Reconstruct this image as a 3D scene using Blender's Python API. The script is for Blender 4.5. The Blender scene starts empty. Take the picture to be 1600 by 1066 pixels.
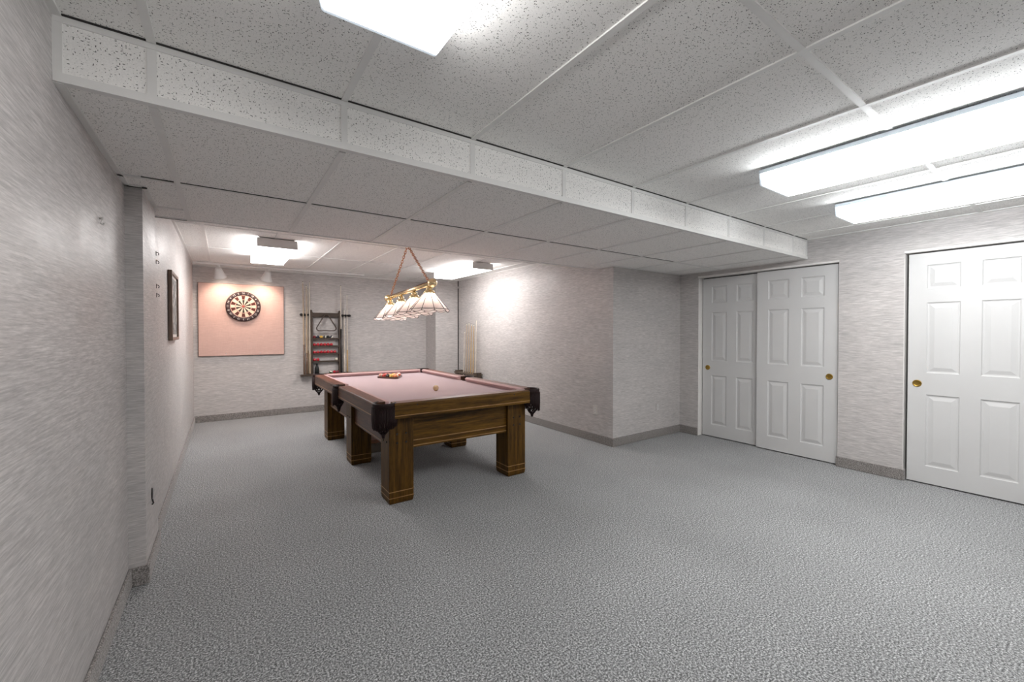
import bpy, bmesh, math, random
from mathutils import Vector, Matrix
random.seed(7)
S = bpy.context.scene
COL = S.collection
PI = math.pi

# ------------------------------------------------------------------ camera, world, exposure
CAM_H = 1.341
cam_d = bpy.data.cameras.new('camera')
cam_d.sensor_width = 36.0
cam_d.lens = 649.36 / 1600 * 36.0
cam_d.shift_y = -6.0 / 1600
cam_d.clip_start = 0.02
cam = bpy.data.objects.new('camera', cam_d)
COL.objects.link(cam)
cam.location = (0, 0, CAM_H)
cam.rotation_euler = (PI / 2 - 0.013, 0, -0.605)
S.camera = cam

w = bpy.data.worlds.new('world'); S.world = w
w.use_nodes = True
w.node_tree.nodes['Background'].inputs[0].default_value = (0.9, 0.9, 1, 1)
w.node_tree.nodes['Background'].inputs[1].default_value = 0.02

S.view_settings.view_transform = 'Standard'
S.view_settings.look = 'None'
S.view_settings.gamma = 1.0
S.view_settings.use_curve_mapping = False
S.view_settings.exposure = 0.38
S.cycles.diffuse_bounces = 10
S.cycles.max_bounces = 14

LENS_E = 14.0        # fluorescent lens radiance, the two lights by the closets
LENS_W = 6.0         # the weaker light at the top left
LENS_F = 19.0        # fluorescent lens radiance, alcove
BULB_E = 28.0        # bulbs of the pool table lamp
SPOT_W = 15.0        # watts of each track spot

# room dimensions (metres)
XL, XL2, XP = -0.422, -0.376, -0.352        # left wall, left wall of the alcove, pilaster face
XR, XR2 = 5.02, 3.71                        # right wall (closets), right wall of the alcove
YB, YBUMP, XBUMP = 7.64, 7.18, 3.235        # back wall, corner chase
YF = 3.30                                   # partition beside the closet
YS, YE = 1.833, 3.602                       # dropped ceiling: front and back edges
YP0, YP1 = 2.92, 3.40                       # pilaster on the left wall
YN = -3.2                                   # wall behind the camera
ZM, ZL, ZF = 2.305, 2.104, 2.322            # ceiling heights: front room, dropped, alcove
BASE_H = 0.10

# ------------------------------------------------------------------ mesh helper
class MB:
    def __init__(self):
        self.v = []; self.f = []; self.m = []; self.s = []
    def vert(self, *p):
        self.v.append(tuple(p)); return len(self.v) - 1
    def face(self, idx, m=0, s=False):
        self.f.append(tuple(idx)); self.m.append(m); self.s.append(s)
    def poly(self, pts, m=0, s=False):
        self.face([self.vert(*p) for p in pts], m, s)
    def box(self, x0, x1, y0, y1, z0, z1, m=0):
        b = len(self.v)
        for z in (z0, z1):
            for (x, y) in ((x0, y0), (x1, y0), (x1, y1), (x0, y1)):
                self.v.append((x, y, z))
        for q in ((3, 2, 1, 0), (4, 5, 6, 7), (0, 1, 5, 4), (1, 2, 6, 5), (2, 3, 7, 6), (3, 0, 4, 7)):
            self.face([b + i for i in q], m)
        return self
    def frustum(self, bot, top, z0, z1, m=0):
        # bot/top = (x0,x1,y0,y1)
        b = len(self.v)
        for (r, z) in ((bot, z0), (top, z1)):
            x0, x1, y0, y1 = r
            for (x, y) in ((x0, y0), (x1, y0), (x1, y1), (x0, y1)):
                self.v.append((x, y, z))
        for q in ((3, 2, 1, 0), (4, 5, 6, 7), (0, 1, 5, 4), (1, 2, 6, 5), (2, 3, 7, 6), (3, 0, 4, 7)):
            self.face([b + i for i in q], m)
        return self
    def loft(self, rings, m=0, s=True, closed=True, caps=True):
        # rings: list of equal-length point lists
        n = len(rings[0]); ids = []
        for r in rings:
            ids.append([self.vert(*p) for p in r])
        for a, b in zip(ids[:-1], ids[1:]):
            for i in range(n if closed else n - 1):
                j = (i + 1) % n
                self.face((a[i], a[j], b[j], b[i]), m, s)
        if caps and closed:
            self.face(list(reversed(ids[0])), m); self.face(ids[-1], m)
        return ids
    def cyl(self, p0, p1, r0, r1=None, n=16, m=0, caps=True, s=True):
        r1 = r0 if r1 is None else r1
        p0, p1 = Vector(p0), Vector(p1)
        d = (p1 - p0).normalized()
        u = d.orthogonal().normalized(); w_ = d.cross(u)
        rings = []
        for p, r in ((p0, r0), (p1, r1)):
            rings.append([tuple(p + (u * math.cos(2 * PI * i / n) + w_ * math.sin(2 * PI * i / n)) * r) for i in range(n)])
        self.loft(rings, m, s, True, caps)
        return self
    def tube(self, pts, r, n=8, m=0, closed=False, s=True, caps=True):
        pts = [Vector(p) for p in pts]; N = len(pts)
        rings = []; u = None
        for i, p in enumerate(pts):
            if closed:
                d = pts[(i + 1) % N] - pts[i - 1]
            else:
                d = pts[min(i + 1, N - 1)] - pts[max(i - 1, 0)]
            d.normalize()
            if u is None:
                u = d.orthogonal().normalized()
            else:
                u = (u - d * u.dot(d))
                u = u.normalized() if u.length > 1e-6 else d.orthogonal().normalized()
            w_ = d.cross(u)
            rr = r[i] if isinstance(r, (list, tuple)) else r
            rings.append([tuple(p + (u * math.cos(2 * PI * k / n) + w_ * math.sin(2 * PI * k / n)) * rr) for k in range(n)])
        if closed:
            rings.append(rings[0])
        self.loft(rings, m, s, True, caps and not closed)
        return self
    def lathe(self, prof, n=24, mat=None, m=0, s=True, a0=0.0, a1=2 * PI):
        # prof: (r, z) list; mat: 4x4 placing
        mat = mat or Matrix()
        full = abs(a1 - a0 - 2 * PI) < 1e-6
        k = n if full else n + 1
        ids = []
        for (r, z) in prof:
            if r < 1e-6:
                p = mat @ Vector((0, 0, z)); ids.append([self.vert(*p)])
            else:
                row = []
                for i in range(k):
                    a = a0 + (a1 - a0) * i / n
                    row.append(self.vert(*(mat @ Vector((r * math.cos(a), r * math.sin(a), z)))))
                ids.append(row)
        for A, B in zip(ids[:-1], ids[1:]):
            for i in range(n):
                j = (i + 1) % k
                if len(A) == 1 and len(B) == 1: continue
                if len(A) == 1: self.face((A[0], B[j], B[i]), m, s)
                elif len(B) == 1: self.face((A[i], A[j], B[0]), m, s)
                else: self.face((A[i], A[j], B[j], B[i]), m, s)
        return self
    def prism(self, poly, axis, a0, a1, m=0, s=False):
        # poly in the two other axes (cyclic order), extruded along axis from a0 to a1
        def P(p, a):
            return {'x': (a, p[0], p[1]), 'y': (p[0], a, p[1]), 'z': (p[0], p[1], a)}[axis]
        A = [self.vert(*P(p, a0)) for p in poly]; B = [self.vert(*P(p, a1)) for p in poly]
        n = len(poly)
        for i in range(n):
            j = (i + 1) % n
            self.face((A[i], A[j], B[j], B[i]), m, s)
        self.face(list(reversed(A)), m); self.face(B, m)
        return self
    def sphere(self, c, r, nu=24, nv=14, mfun=None):
        ids = []
        for j in range(nv + 1):
            t = PI * j / nv
            if j in (0, nv):
                ids.append([self.vert(c[0], c[1], c[2] + r * math.cos(t))])
            else:
                ids.append([self.vert(c[0] + r * math.sin(t) * math.cos(2 * PI * i / nu), c[1] + r * math.sin(t) * math.sin(2 * PI * i / nu), c[2] + r * math.cos(t)) for i in range(nu)])
        for j in range(nv):
            A, B = ids[j], ids[j + 1]
            zc = math.cos(PI * (j + .5) / nv)
            mm = mfun(zc) if mfun else 0
            for i in range(nu):
                k = (i + 1) % nu
                if len(A) == 1: self.face((A[0], B[i], B[k]), mm, True)
                elif len(B) == 1: self.face((A[i], B[0], A[k]), mm, True)
                else: self.face((A[i], B[i], B[k], A[k]), mm, True)
        return self
    def build(self, name, mats, parent=None, bevel=0.0, seg=2, loc=None, rot=None):
        me = bpy.data.meshes.new(name)
        me.from_pydata(self.v, [], self.f)
        if not isinstance(mats, (list, tuple)): mats = [mats]
        for q in mats: me.materials.append(q)
        me.polygons.foreach_set('material_index', self.m)
        me.polygons.foreach_set('use_smooth', self.s)
        bm = bmesh.new(); bm.from_mesh(me)
        bmesh.ops.recalc_face_normals(bm, faces=bm.faces)
        bm.to_mesh(me); bm.free()
        me.update()
        o = bpy.data.objects.new(name, me)
        COL.objects.link(o)
        if parent is not None: o.parent = parent
        if loc: o.location = loc
        if rot: o.rotation_euler = rot
        if bevel:
            b = o.modifiers.new('bevel', 'BEVEL'); b.width = bevel; b.segments = seg
            b.limit_method = 'ANGLE'; b.angle_limit = math.radians(40)
        return o

def tag(o, label, cat, group=None):
    o['label'] = label; o['category'] = cat
    if group: o['group'] = group
    return o
def thing(name, label, cat, loc=(0, 0, 0), rz=0, group=None, rot=None):
    o = bpy.data.objects.new(name, None); COL.objects.link(o)
    o.empty_display_size = 0.05
    o.location = loc; o.rotation_euler = rot if rot else (0, 0, rz)
    return tag(o, label, cat, group)
def struct(o):
    o['kind'] = 'structure'; return o
def dup(root, loc, label, rz=None, group=None, rot=None):
    r = root.copy(); COL.objects.link(r); r.location = loc
    if rz is not None: r.rotation_euler = (0, 0, rz)
    if rot is not None: r.rotation_euler = rot
    r['label'] = label
    if group: r['group'] = group
    for ch in list(root.children):
        c = ch.copy(); COL.objects.link(c); c.parent = r
        for g in ch.children:
            d = g.copy(); COL.objects.link(d); d.parent = c
    return r

# ------------------------------------------------------------------ materials
def new_mat(name):
    m = bpy.data.materials.new(name); m.use_nodes = True
    nt = m.node_tree; b = nt.nodes['Principled BSDF']
    return m, nt, b
def L(nt, a, b): nt.links.new(a, b)
def node(nt, t, **kw):
    n = nt.nodes.new(t)
    for k, v in kw.items(): setattr(n, k, v)
    return n
def ramp(nt, stops):
    r = nt.nodes.new('ShaderNodeValToRGB')
    el = r.color_ramp.elements
    while len(el) < len(stops): el.new(0.5)
    for e, (p, c) in zip(el, stops):
        e.position = p; e.color = (*c, 1) if len(c) == 3 else c
    return r
def coords(nt, scale, rot=(0, 0, 0), kind='Object'):
    tc = node(nt, 'ShaderNodeTexCoord'); mp = node(nt, 'ShaderNodeMapping')
    mp.inputs['Scale'].default_value = scale; mp.inputs['Rotation'].default_value = rot
    L(nt, tc.outputs[kind], mp.inputs['Vector'])
    return mp.outputs['Vector']
def noise(nt, vec, scale, detail=3, rough=0.6):
    n = node(nt, 'ShaderNodeTexNoise')
    n.inputs['Scale'].default_value = scale; n.inputs['Detail'].default_value = detail
    n.inputs['Roughness'].default_value = rough
    L(nt, vec, n.inputs['Vector'])
    return n.outputs['Fac']
def mixc(nt, fac, a, b, mode='MIX'):
    n = node(nt, 'ShaderNodeMix', data_type='RGBA', blend_type=mode)
    for i, s in ((0, fac), (6, a), (7, b)):
        if hasattr(s, 'is_output'): L(nt, s, n.inputs[i])
        else: n.inputs[i].default_value = s if i == 0 else (*s, 1)
    return n.outputs[2]
def bump(nt, b, h, strength, dist):
    n = node(nt, 'ShaderNodeBump'); n.inputs['Strength'].default_value = strength
    n.inputs['Distance'].default_value = dist
    L(nt, h, n.inputs['Height']); L(nt, n.outputs[0], b.inputs['Normal'])
def plain(name, col, rough=0.5, metal=0.0, spec=0.5, var=0.06, vscale=12, coat=0.0):
    # simple procedural finish: base colour with a slight cloudy variation
    m, nt, b = new_mat(name)
    f = noise(nt, coords(nt, (1, 1, 1)), vscale, 3)
    r = ramp(nt, [(0.3, tuple(max(0, c * (1 - var)) for c in col)), (0.7, tuple(min(1, c * (1 + var)) for c in col))])
    L(nt, f, r.inputs[0]); L(nt, r.outputs[0], b.inputs['Base Color'])
    b.inputs['Roughness'].default_value = rough; b.inputs['Metallic'].default_value = metal
    b.inputs['Specular IOR Level'].default_value = spec
    b.inputs['Coat Weight'].default_value = coat
    return m
def wood(name, dark, light, axis='y', rough=0.32, coat=0.3, sc=1.0, spec=.5):
    m, nt, b = new_mat(name)
    b.inputs['Specular IOR Level'].default_value = spec
    s = {'x': (1.2, 22, 22), 'y': (22, 1.2, 22), 'z': (22, 22, 1.2)}[axis]
    s = tuple(c * sc for c in s)
    v = coords(nt, s)
    f = noise(nt, v, 2.0, 5, 0.65)
    r = ramp(nt, [(0.28, dark), (0.5, tuple((a + c) / 2 for a, c in zip(dark, light))), (0.72, light)])
    L(nt, f, r.inputs[0])
    s2 = tuple(c * 5 for c in s)
    g = noise(nt, coords(nt, s2), 2.2, 2, 0.5)
    r2 = ramp(nt, [(0.36, (0.45, 0.42, 0.40)), (0.5, (1, 1, 1))])
    L(nt, g, r2.inputs[0])
    L(nt, mixc(nt, 0.7, r.outputs[0], r2.outputs[0], 'MULTIPLY'), b.inputs['Base Color'])
    b.inputs['Roughness'].default_value = rough
    b.inputs['Coat Weight'].default_value = coat; b.inputs['Coat Roughness'].default_value = 0.22
    bump(nt, b, g, 0.08, 0.002)
    return m
def emit(name, col, strength):
    m, nt, b = new_mat(name)
    b.inputs['Base Color'].default_value = (*[0.8 * c for c in col], 1)
    b.inputs['Roughness'].default_value = 0.4
    f = noise(nt, coords(nt, (160, 160, 160)), 1.0, 1)
    r = ramp(nt, [(0.35, tuple(c * 0.93 for c in col)), (0.65, col)])
    L(nt, f, r.inputs[0]); L(nt, r.outputs[0], b.inputs['Emission Color'])
    b.inputs['Emission Strength'].default_value = strength
    return m

def wallpaper():
    m, nt, b = new_mat('grasscloth')
    f1 = noise(nt, coords(nt, (13, 13, 230)), 1.0, 3, 0.65)        # fine threads
    f2 = noise(nt, coords(nt, (5, 5, 85)), 1.0, 4, 0.6)     # bundles of thread
    f3 = noise(nt, coords(nt, (1.3, 1.3, 2.2)), 1.6, 4, 0.6)    # cloudy sheen of the paper
    r1 = ramp(nt, [(0.30, (0.39, 0.378, 0.371)), (0.5, (0.525, 0.506, 0.496)), (0.72, (0.69, 0.667, 0.656))])
    L(nt, f1, r1.inputs[0])
    r2 = ramp(nt, [(0.3, (0.88, 0.88, 0.88)), (0.7, (1.08, 1.075, 1.07))])
    L(nt, f2, r2.inputs[0])
    r3 = ramp(nt, [(0.3, (0.93, 0.93, 0.935)), (0.7, (1.06, 1.045, 1.045))])
    L(nt, f3, r3.inputs[0])
    c = mixc(nt, 1.0, r1.outputs[0], r2.outputs[0], 'MULTIPLY')
    c = mixc(nt, 1.0, c, r3.outputs[0], 'MULTIPLY')
    L(nt, c, b.inputs['Base Color'])
    rr = ramp(nt, [(0.3, (0.36,) * 3), (0.7, (0.55,) * 3)])
    L(nt, f3, rr.inputs[0]); L(nt, rr.outputs[0], b.inputs['Roughness'])
    b.inputs['Specular IOR Level'].default_value = 0.35
    bump(nt, b, f1, 0.15, 0.002)
    return m

def carpet(name, c_dark, c_mid, c_light, sc=1.0):
    m, nt, b = new_mat(name)
    v = coords(nt, (sc, sc, sc))
    n1 = noise(nt, v, 122, 3, 0.85)
    r = ramp(nt, [(0.37, c_dark), (0.5, c_mid), (0.64, c_light)])
    L(nt, n1, r.inputs[0])
    n3 = noise(nt, v, 1.1, 3, 0.5)
    r3 = ramp(nt, [(0.35, (0.92,) * 3), (0.65, (1.06,) * 3)])
    L(nt, n3, r3.inputs[0])
    L(nt, mixc(nt, 1.0, r.outputs[0], r3.outputs[0], 'MULTIPLY'), b.inputs['Base Color'])
    b.inputs['Roughness'].default_value = 0.95
    b.inputs['Specular IOR Level'].default_value = 0.1
    b.inputs['Sheen Weight'].default_value = 0.25
    bump(nt, b, n1, 0.06, 0.003)
    return m

def tile_mat():
    m, nt, b = new_mat('fissured_tile')
    masks = []
    for k, (sv, rot, th) in enumerate((((1, 2.6, 2.6), (0, 0, 0.5), 0.275), ((2.6, 1, 1.0), (0, 0, 0.25), 0.265), ((1.4, 1.4, 1.4), (0, 0, 0.9), 0.19))):
        v = coords(nt, sv, rot)
        vo = node(nt, 'ShaderNodeTexVoronoi'); vo.inputs['Scale'].default_value = 72 if k < 2 else 130
        vo.inputs['Randomness'].default_value = 1.0
        L(nt, v, vo.inputs['Vector'])
        sep = node(nt, 'ShaderNodeSeparateColor'); L(nt, vo.outputs['Color'], sep.inputs[0])
        t = node(nt, 'ShaderNodeMath', operation='MULTIPLY'); t.inputs[1].default_value = th
        L(nt, sep.outputs[0], t.inputs[0])
        lt = node(nt, 'ShaderNodeMath', operation='LESS_THAN')
        L(nt, vo.outputs['Distance'], lt.inputs[0]); L(nt, t.outputs[0], lt.inputs[1])
        masks.append(lt.outputs[0])
    mx = node(nt, 'ShaderNodeMath', operation='MAXIMUM'); L(nt, masks[0], mx.inputs[0]); L(nt, masks[1], mx.inputs[1])
    mx2 = node(nt, 'ShaderNodeMath', operation='MAXIMUM'); L(nt, mx.outputs[0], mx2.inputs[0]); L(nt, masks[2], mx2.inputs[1])
    n = noise(nt, coords(nt, (1, 1, 1)), 220, 3, 0.7)
    r = ramp(nt, [(0.3, (0.82, 0.81, 0.79)), (0.6, (0.93, 0.92, 0.90))])
    L(nt, n, r.inputs[0])
    L(nt, mixc(nt, mx2.outputs[0], r.outputs[0], (0.12, 0.122, 0.118)), b.inputs['Base Color'])
    b.inputs['Roughness'].default_value = 0.9
    b.inputs['Specular IOR Level'].default_value = 0.15
    return m

M = {}
M['paper'] = wallpaper()
M['carpet'] = carpet('grey_carpet', (0.035, 0.037, 0.039), (0.215, 0.222, 0.226), (0.72, 0.735, 0.745))
M['cbase'] = carpet('carpet_base', (0.08, 0.074, 0.07), (0.24, 0.222, 0.212), (0.46, 0.435, 0.42), 1.2)
M['tile'] = tile_mat()
M['grid'] = plain('ceiling_tee', (0.76, 0.755, 0.74), 0.5, var=0.03)
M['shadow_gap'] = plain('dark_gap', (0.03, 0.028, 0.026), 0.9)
M['door'] = plain('door_white', (0.60, 0.60, 0.60), 0.38, var=0.015, vscale=3)
M['white_trim'] = plain('trim_white', (0.78, 0.76, 0.74), 0.45, var=0.03)
M['brass'] = plain('brass', (0.42, 0.27, 0.065), 0.38, 1.0, vscale=40)
M['brass_lamp'] = plain('lamp_brass', (0.86, 0.68, 0.40), 0.25, 1.0, vscale=30)
M['copper'] = plain('copper_chain', (0.50, 0.24, 0.13), 0.35, 1.0, vscale=60)
M['white_metal'] = plain('white_enamel', (0.74, 0.73, 0.72), 0.35, var=0.02)
M['steel_blue'] = plain('pale_blue_enamel', (0.58, 0.64, 0.70), 0.4, var=0.02)
M['grey_metal'] = plain('grey_enamel', (0.34, 0.35, 0.37), 0.4, var=0.03)
M['oak_x'] = wood('oak_x', (0.028, 0.012, 0.002), (0.180, 0.088, 0.010), 'x', 0.42, 0.0, spec=.22)
M['oak_y'] = wood('oak_y', (0.028, 0.012, 0.006), (0.125, 0.050, 0.026), 'y', 0.4, 0.06, spec=.3)  # long-side oak: glossy reflection put into its reddish tint
M['oak_z'] = wood('oak_z', (0.022, 0.0095, 0.0015), (0.150, 0.072, 0.009), 'z', 0.42, 0.0, spec=.22)
M['rail_y'] = wood('mahogany_y', (0.10, 0.035, 0.022), (0.24, 0.090, 0.055), 'y', 0.42, 0.08, spec=.3)
M['rail_x'] = wood('mahogany_x', (0.10, 0.035, 0.022), (0.24, 0.090, 0.055), 'x', 0.42, 0.08, spec=.3)
M['inlay'] = wood('maple_inlay', (0.28, 0.14, 0.045), (0.42, 0.24, 0.09), 'x', 0.35)
M['rack_wood_z'] = wood('rack_wood_z', (0.035, 0.022, 0.016), (0.10, 0.07, 0.05), 'z', 0.45, 0.1)
M['rack_wood_x'] = wood('rack_wood_x', (0.035, 0.022, 0.016), (0.10, 0.07, 0.05), 'x', 0.45, 0.1)
M['stand_wood'] = wood('stand_wood', (0.07, 0.05, 0.035), (0.17, 0.125, 0.09), 'y', 0.5, 0.1)
M['cue_maple'] = wood('cue_maple', (0.42, 0.32, 0.22), (0.60, 0.48, 0.35), 'z', 0.3, 0.4)
M['cue_pale'] = wood('cue_pale', (0.60, 0.54, 0.46), (0.74, 0.68, 0.60), 'z', 0.3, 0.4)
M['cue_tan'] = wood('cue_tan', (0.44, 0.29, 0.13), (0.60, 0.43, 0.22), 'z', 0.3, 0.4)
M['cue_brown'] = wood('cue_brown', (0.10, 0.06, 0.04), (0.20, 0.12, 0.08), 'z', 0.3, 0.4)
M['black'] = plain('black_lacquer', (0.012, 0.011, 0.011), 0.3)
M['black_rubber'] = plain('black_rubber', (0.015, 0.015, 0.015), 0.7)
M['leather'] = plain('dark_leather', (0.016, 0.006, 0.006), 0.55, spec=0.25, vscale=80, var=0.3)
M['cloth'] = plain('mauve_cloth', (0.45, 0.355, 0.375), 0.9, spec=0.15, var=0.03, vscale=90)
M['cushion'] = plain('pink_cushion_cloth', (0.52, 0.35, 0.345), 0.85, spec=0.2, var=0.03, vscale=90)
M['peach'] = None
M['steel'] = plain('steel', (0.55, 0.54, 0.52), 0.3, 1.0)
M['plate'] = plain('ivory_plate', (0.62, 0.60, 0.57), 0.35, var=0.02)

def board_cloth():
    m, nt, b = new_mat('peach_linen')
    f1 = noise(nt, coords(nt, (14, 14, 420)), 1.0, 2)
    f2 = noise(nt, coords(nt, (420, 14, 14)), 1.0, 2)
    r1 = ramp(nt, [(0.3, (0.58, 0.385, 0.335)), (0.7, (0.70, 0.49, 0.435))])
    r2 = ramp(nt, [(0.3, (0.93,) * 3), (0.7, (1.03,) * 3)])
    L(nt, f1, r1.inputs[0]); L(nt, f2, r2.inputs[0])
    L(nt, mixc(nt, 1.0, r1.outputs[0], r2.outputs[0], 'MULTIPLY'), b.inputs['Base Color'])
    b.inputs['Roughness'].default_value = 0.9; b.inputs['Specular IOR Level'].default_value = 0.1
    return m
M['peach'] = board_cloth()

def shade_glass():
    m, nt, b = new_mat('opal_pink_glass')
    out = nt.nodes['Material Output']
    f = noise(nt, coords(nt, (9, 9, 9)), 2.0, 4)
    r = ramp(nt, [(0.3, (0.88, 0.76, 0.74)), (0.7, (0.95, 0.91, 0.89))]); L(nt, f, r.inputs[0])
    L(nt, r.outputs[0], b.inputs['Base Color'])
    b.inputs['Roughness'].default_value = 0.15
    t = node(nt, 'ShaderNodeBsdfTranslucent'); L(nt, r.outputs[0], t.inputs[0])
    mx = node(nt, 'ShaderNodeMixShader'); mx.inputs[0].default_value = 0.55
    L(nt, b.outputs[0], mx.inputs[1]); L(nt, t.outputs[0], mx.inputs[2]); L(nt, mx.outputs[0], out.inputs[0])
    return m
M['opal'] = shade_glass()
M['lead'] = plain('lead_came', (0.045, 0.03, 0.025), 0.5, 0.3)
M['bulb'] = emit('bulb_glow', (1.0, 0.86, 0.72), BULB_E)
M['lens_fill'] = emit('lens_added_fill', (1.0, 0.985, 0.97), 4.5)  # glow of the two unseen lights added behind the camera
M['lens_w_bottom'] = emit('lens_weak_bottom', (1.0, 0.985, 0.97), LENS_W)
M['lens_w_side'] = emit('lens_weak_side', (1.0, 0.99, 0.98), LENS_W * 2.0)
M['lens_bottom'] = emit('lens_bottom', (1.0, 0.985, 0.965), LENS_E)
M['lens_side'] = emit('lens_side', (0.95, 0.98, 1.0), LENS_E * 1.55)
M['lens_end'] = emit('lens_end', (0.80, 0.90, 1.0), 0.45)
M['lens_f_bottom'] = emit('lens_alcove_bottom', (1.0, 0.965, 0.95), LENS_F)
M['lens_f_side'] = emit('lens_alcove_side', (1.0, 0.97, 0.96), LENS_F * 0.75)

# ------------------------------------------------------------------ room shell
struct(MB().box(XL - .15, 5.9, YN - .15, YB + .15, -.08, 0).build('floor', M['carpet']))
WT = 0.12
struct(MB().box(XL - WT, XL, YN, YP0, 0, 2.5).build('wall_left', M['paper']))
struct(MB().box(XL2 - WT - .05, XP, YP0, YP1, 0, 2.5).build('wall_left_pilaster', M['paper']))
struct(MB().box(XL2 - WT, XL2, YP1, YB + WT, 0, 2.5).build('wall_left_alcove', M['paper']))
struct(MB().box(XL2, XR2 + WT, YB, YB + WT, 0, 2.5).build('wall_back', M['paper']))
struct(MB().box(XBUMP, XR2, YBUMP, YB, 0, 2.5).build('wall_corner_chase', M['paper']))
struct(MB().box(XR2, XR2 + WT, YF + WT, YB, 0, 2.5).build('wall_right_alcove', M['paper']))
struct(MB().box(XR2, XR + WT, YF, YF + WT, 0, 2.5).build('wall_partition', M['paper']))
struct(MB().box(XL - WT, XR + WT, YN - WT, YN, 0, 2.5).build('wall_near', M['paper']))
# right wall with two closet openings
D1A, D1B, D1T = 1.550, 3.040, 2.052
D2A, D2B, D2T = -0.455, 1.070, 2.060
mb = MB()
mb.box(XR, XR + WT, D1B, YF, 0, 2.5); mb.box(XR, XR + WT, D2B, D1A, 0, 2.5); mb.box(XR, XR + WT, YN, D2A, 0, 2.5)
mb.box(XR, XR + WT, D1A, D1B, D1T, 2.5); mb.box(XR, XR + WT, D2A, D2B, D2T, 2.5)
struct(mb.build('wall_right', M['paper']))
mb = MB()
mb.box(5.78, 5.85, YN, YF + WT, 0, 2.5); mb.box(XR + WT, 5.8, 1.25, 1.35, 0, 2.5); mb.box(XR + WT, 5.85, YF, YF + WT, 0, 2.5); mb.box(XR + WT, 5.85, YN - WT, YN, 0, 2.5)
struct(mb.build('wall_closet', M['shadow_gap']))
# ceilings
struct(MB().box(XL - WT, 5.85, YN - WT, YS, ZM, ZM + .06).build('ceiling', M['tile']))
struct(MB().box(XL - WT, 5.2, YS + .006, YE, ZL, ZL + .05).build('ceiling_dropped', M['tile']))
struct(MB().box(XL - WT, XR2 + WT, YE - .04, YB + WT, ZF, ZF + .05).build('ceiling_alcove', M['tile']))
struct(MB().box(XL - WT, XR2 + .2, YE - .05, YE - .005, ZL + .05, 2.5).build('trim_4', M['paper']))
struct(MB().box(XL, XR, YS, YS + .03, ZL, ZM + .06).build('wall_soffit', M['tile']))

# ceiling tees: lattices 24 mm wide standing 4 mm below the tiles
TW = 0.0125; TH = 0.006
def bars(xs, ys, x0, x1, y0, y1, z, name, extra=()):
    mb = MB()
    for x in xs: mb.box(x - TW, x + TW, y0 + .009, y1 - .009, z - TH, z + .001)
    for y in ys:
        e = [x0] + [c for c in xs if x0 < c < x1] + [x1]
        for a, b_ in zip(e[:-1], e[1:]):
            mb.box(a + TW, b_ - TW, y - TW, y + TW, z - TH + .0005, z + .001)
    for b_ in extra: mb.box(*b_[:4], b_[4] - .0007, b_[5] + .0005)
    return struct(mb.build(name, M['grid']))
gx = [-0.193 + 0.6096 * k for k in range(9)]
LT = 0.022
bars(gx, [0.614 - 1.2192 * k for k in range(4)], XL, XR, YN, YS, ZM, 'trim_1',
     [(XL, XL + LT, YN, YS, ZM - TH, ZM), (XR - LT, XR, YN, YS, ZM - TH, ZM),])
bars(gx[1:], [2.735], XP + .1, XR, YS + .02, YE, ZL, 'trim_2',
     [(-.193 - TW, -.193 + TW, YS + .02, YE, ZL - TH, ZL), (XL, -.2, 2.735 - TW, 2.735 + TW, ZL - TH, ZL), (XP, -.2, 3.30, 3.32, ZL - TH, ZL),
      (XL, XL + LT, YS, YP0, ZL - TH, ZL), (XP, XP + LT, YP0, YP1, ZL - TH, ZL), (XL, XP, YP0 - LT, YP0, ZL - TH, ZL),
      (XL2, XR2, YE - LT, YE + .002, ZL - TH, ZL), (XR2, XR, YF - LT, YF, ZL - TH, ZL), (XR - LT, XR, YS, YF, ZL - TH, ZL), (XR2 - LT, XR2, YF, YE, ZL - TH, ZL)])
fx = [-0.16 + 0.61 * k for k in range(7)]
bars(fx, [4.74, 5.96, 7.18], XL2, XR2, YE, YB, ZF, 'trim_3',
     [(XL2, XL2 + LT, YE, YB, ZF - TH, ZF), (XR2 - LT, XR2, YE, YBUMP, ZF - TH, ZF), (XL2, XBUMP, YB - LT, YB, ZF - .018, ZF), (XBUMP, XR2, YBUMP - LT, YBUMP, ZF - TH, ZF)])
# soffit face trim: angles along both edges, uprights between the cut tiles
mb = MB()
mb.box(XL + .001, XR - .001, YS - .006, YS, ZM - .024, ZM); mb.box(XL + .001, XR - .001, YS - .008, YS + .02, ZL - .004, ZL + .024)
for x in gx: mb.box(x - TW, x + TW, YS - .004, YS, ZL + .02, ZM - .02)
mb.box(XL, XL + .022, YS - .005, YS, ZL, ZM); mb.box(XR - .022, XR, YS - .005, YS, ZL, ZM)
struct(mb.build('trim_5', M['grid']))
# dark opening where the last tile was cut short, left end of the dropped ceiling, and beside the pilaster
mb = MB(); mb.box(XL2 + .002, -.205, YE - .012, YE + .001, ZL - .0080, ZL - .003)
mb.box(XL + .02, XR - .005, YS - .0125, YS - .0062, ZM - .0045, ZM - .0005)
mb.box(XP + .02, XR2 + .3, 2.735 - TW - .0045, 2.735 - TW - .0005, ZL - .0035, ZL + .001)
mb.box(XL + .01, XP + .02, YP0 - .014, YP0 - .001, ZL - .0080, ZL - .0035)
struct(mb.build('trim_6', M['shadow_gap']))

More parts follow.
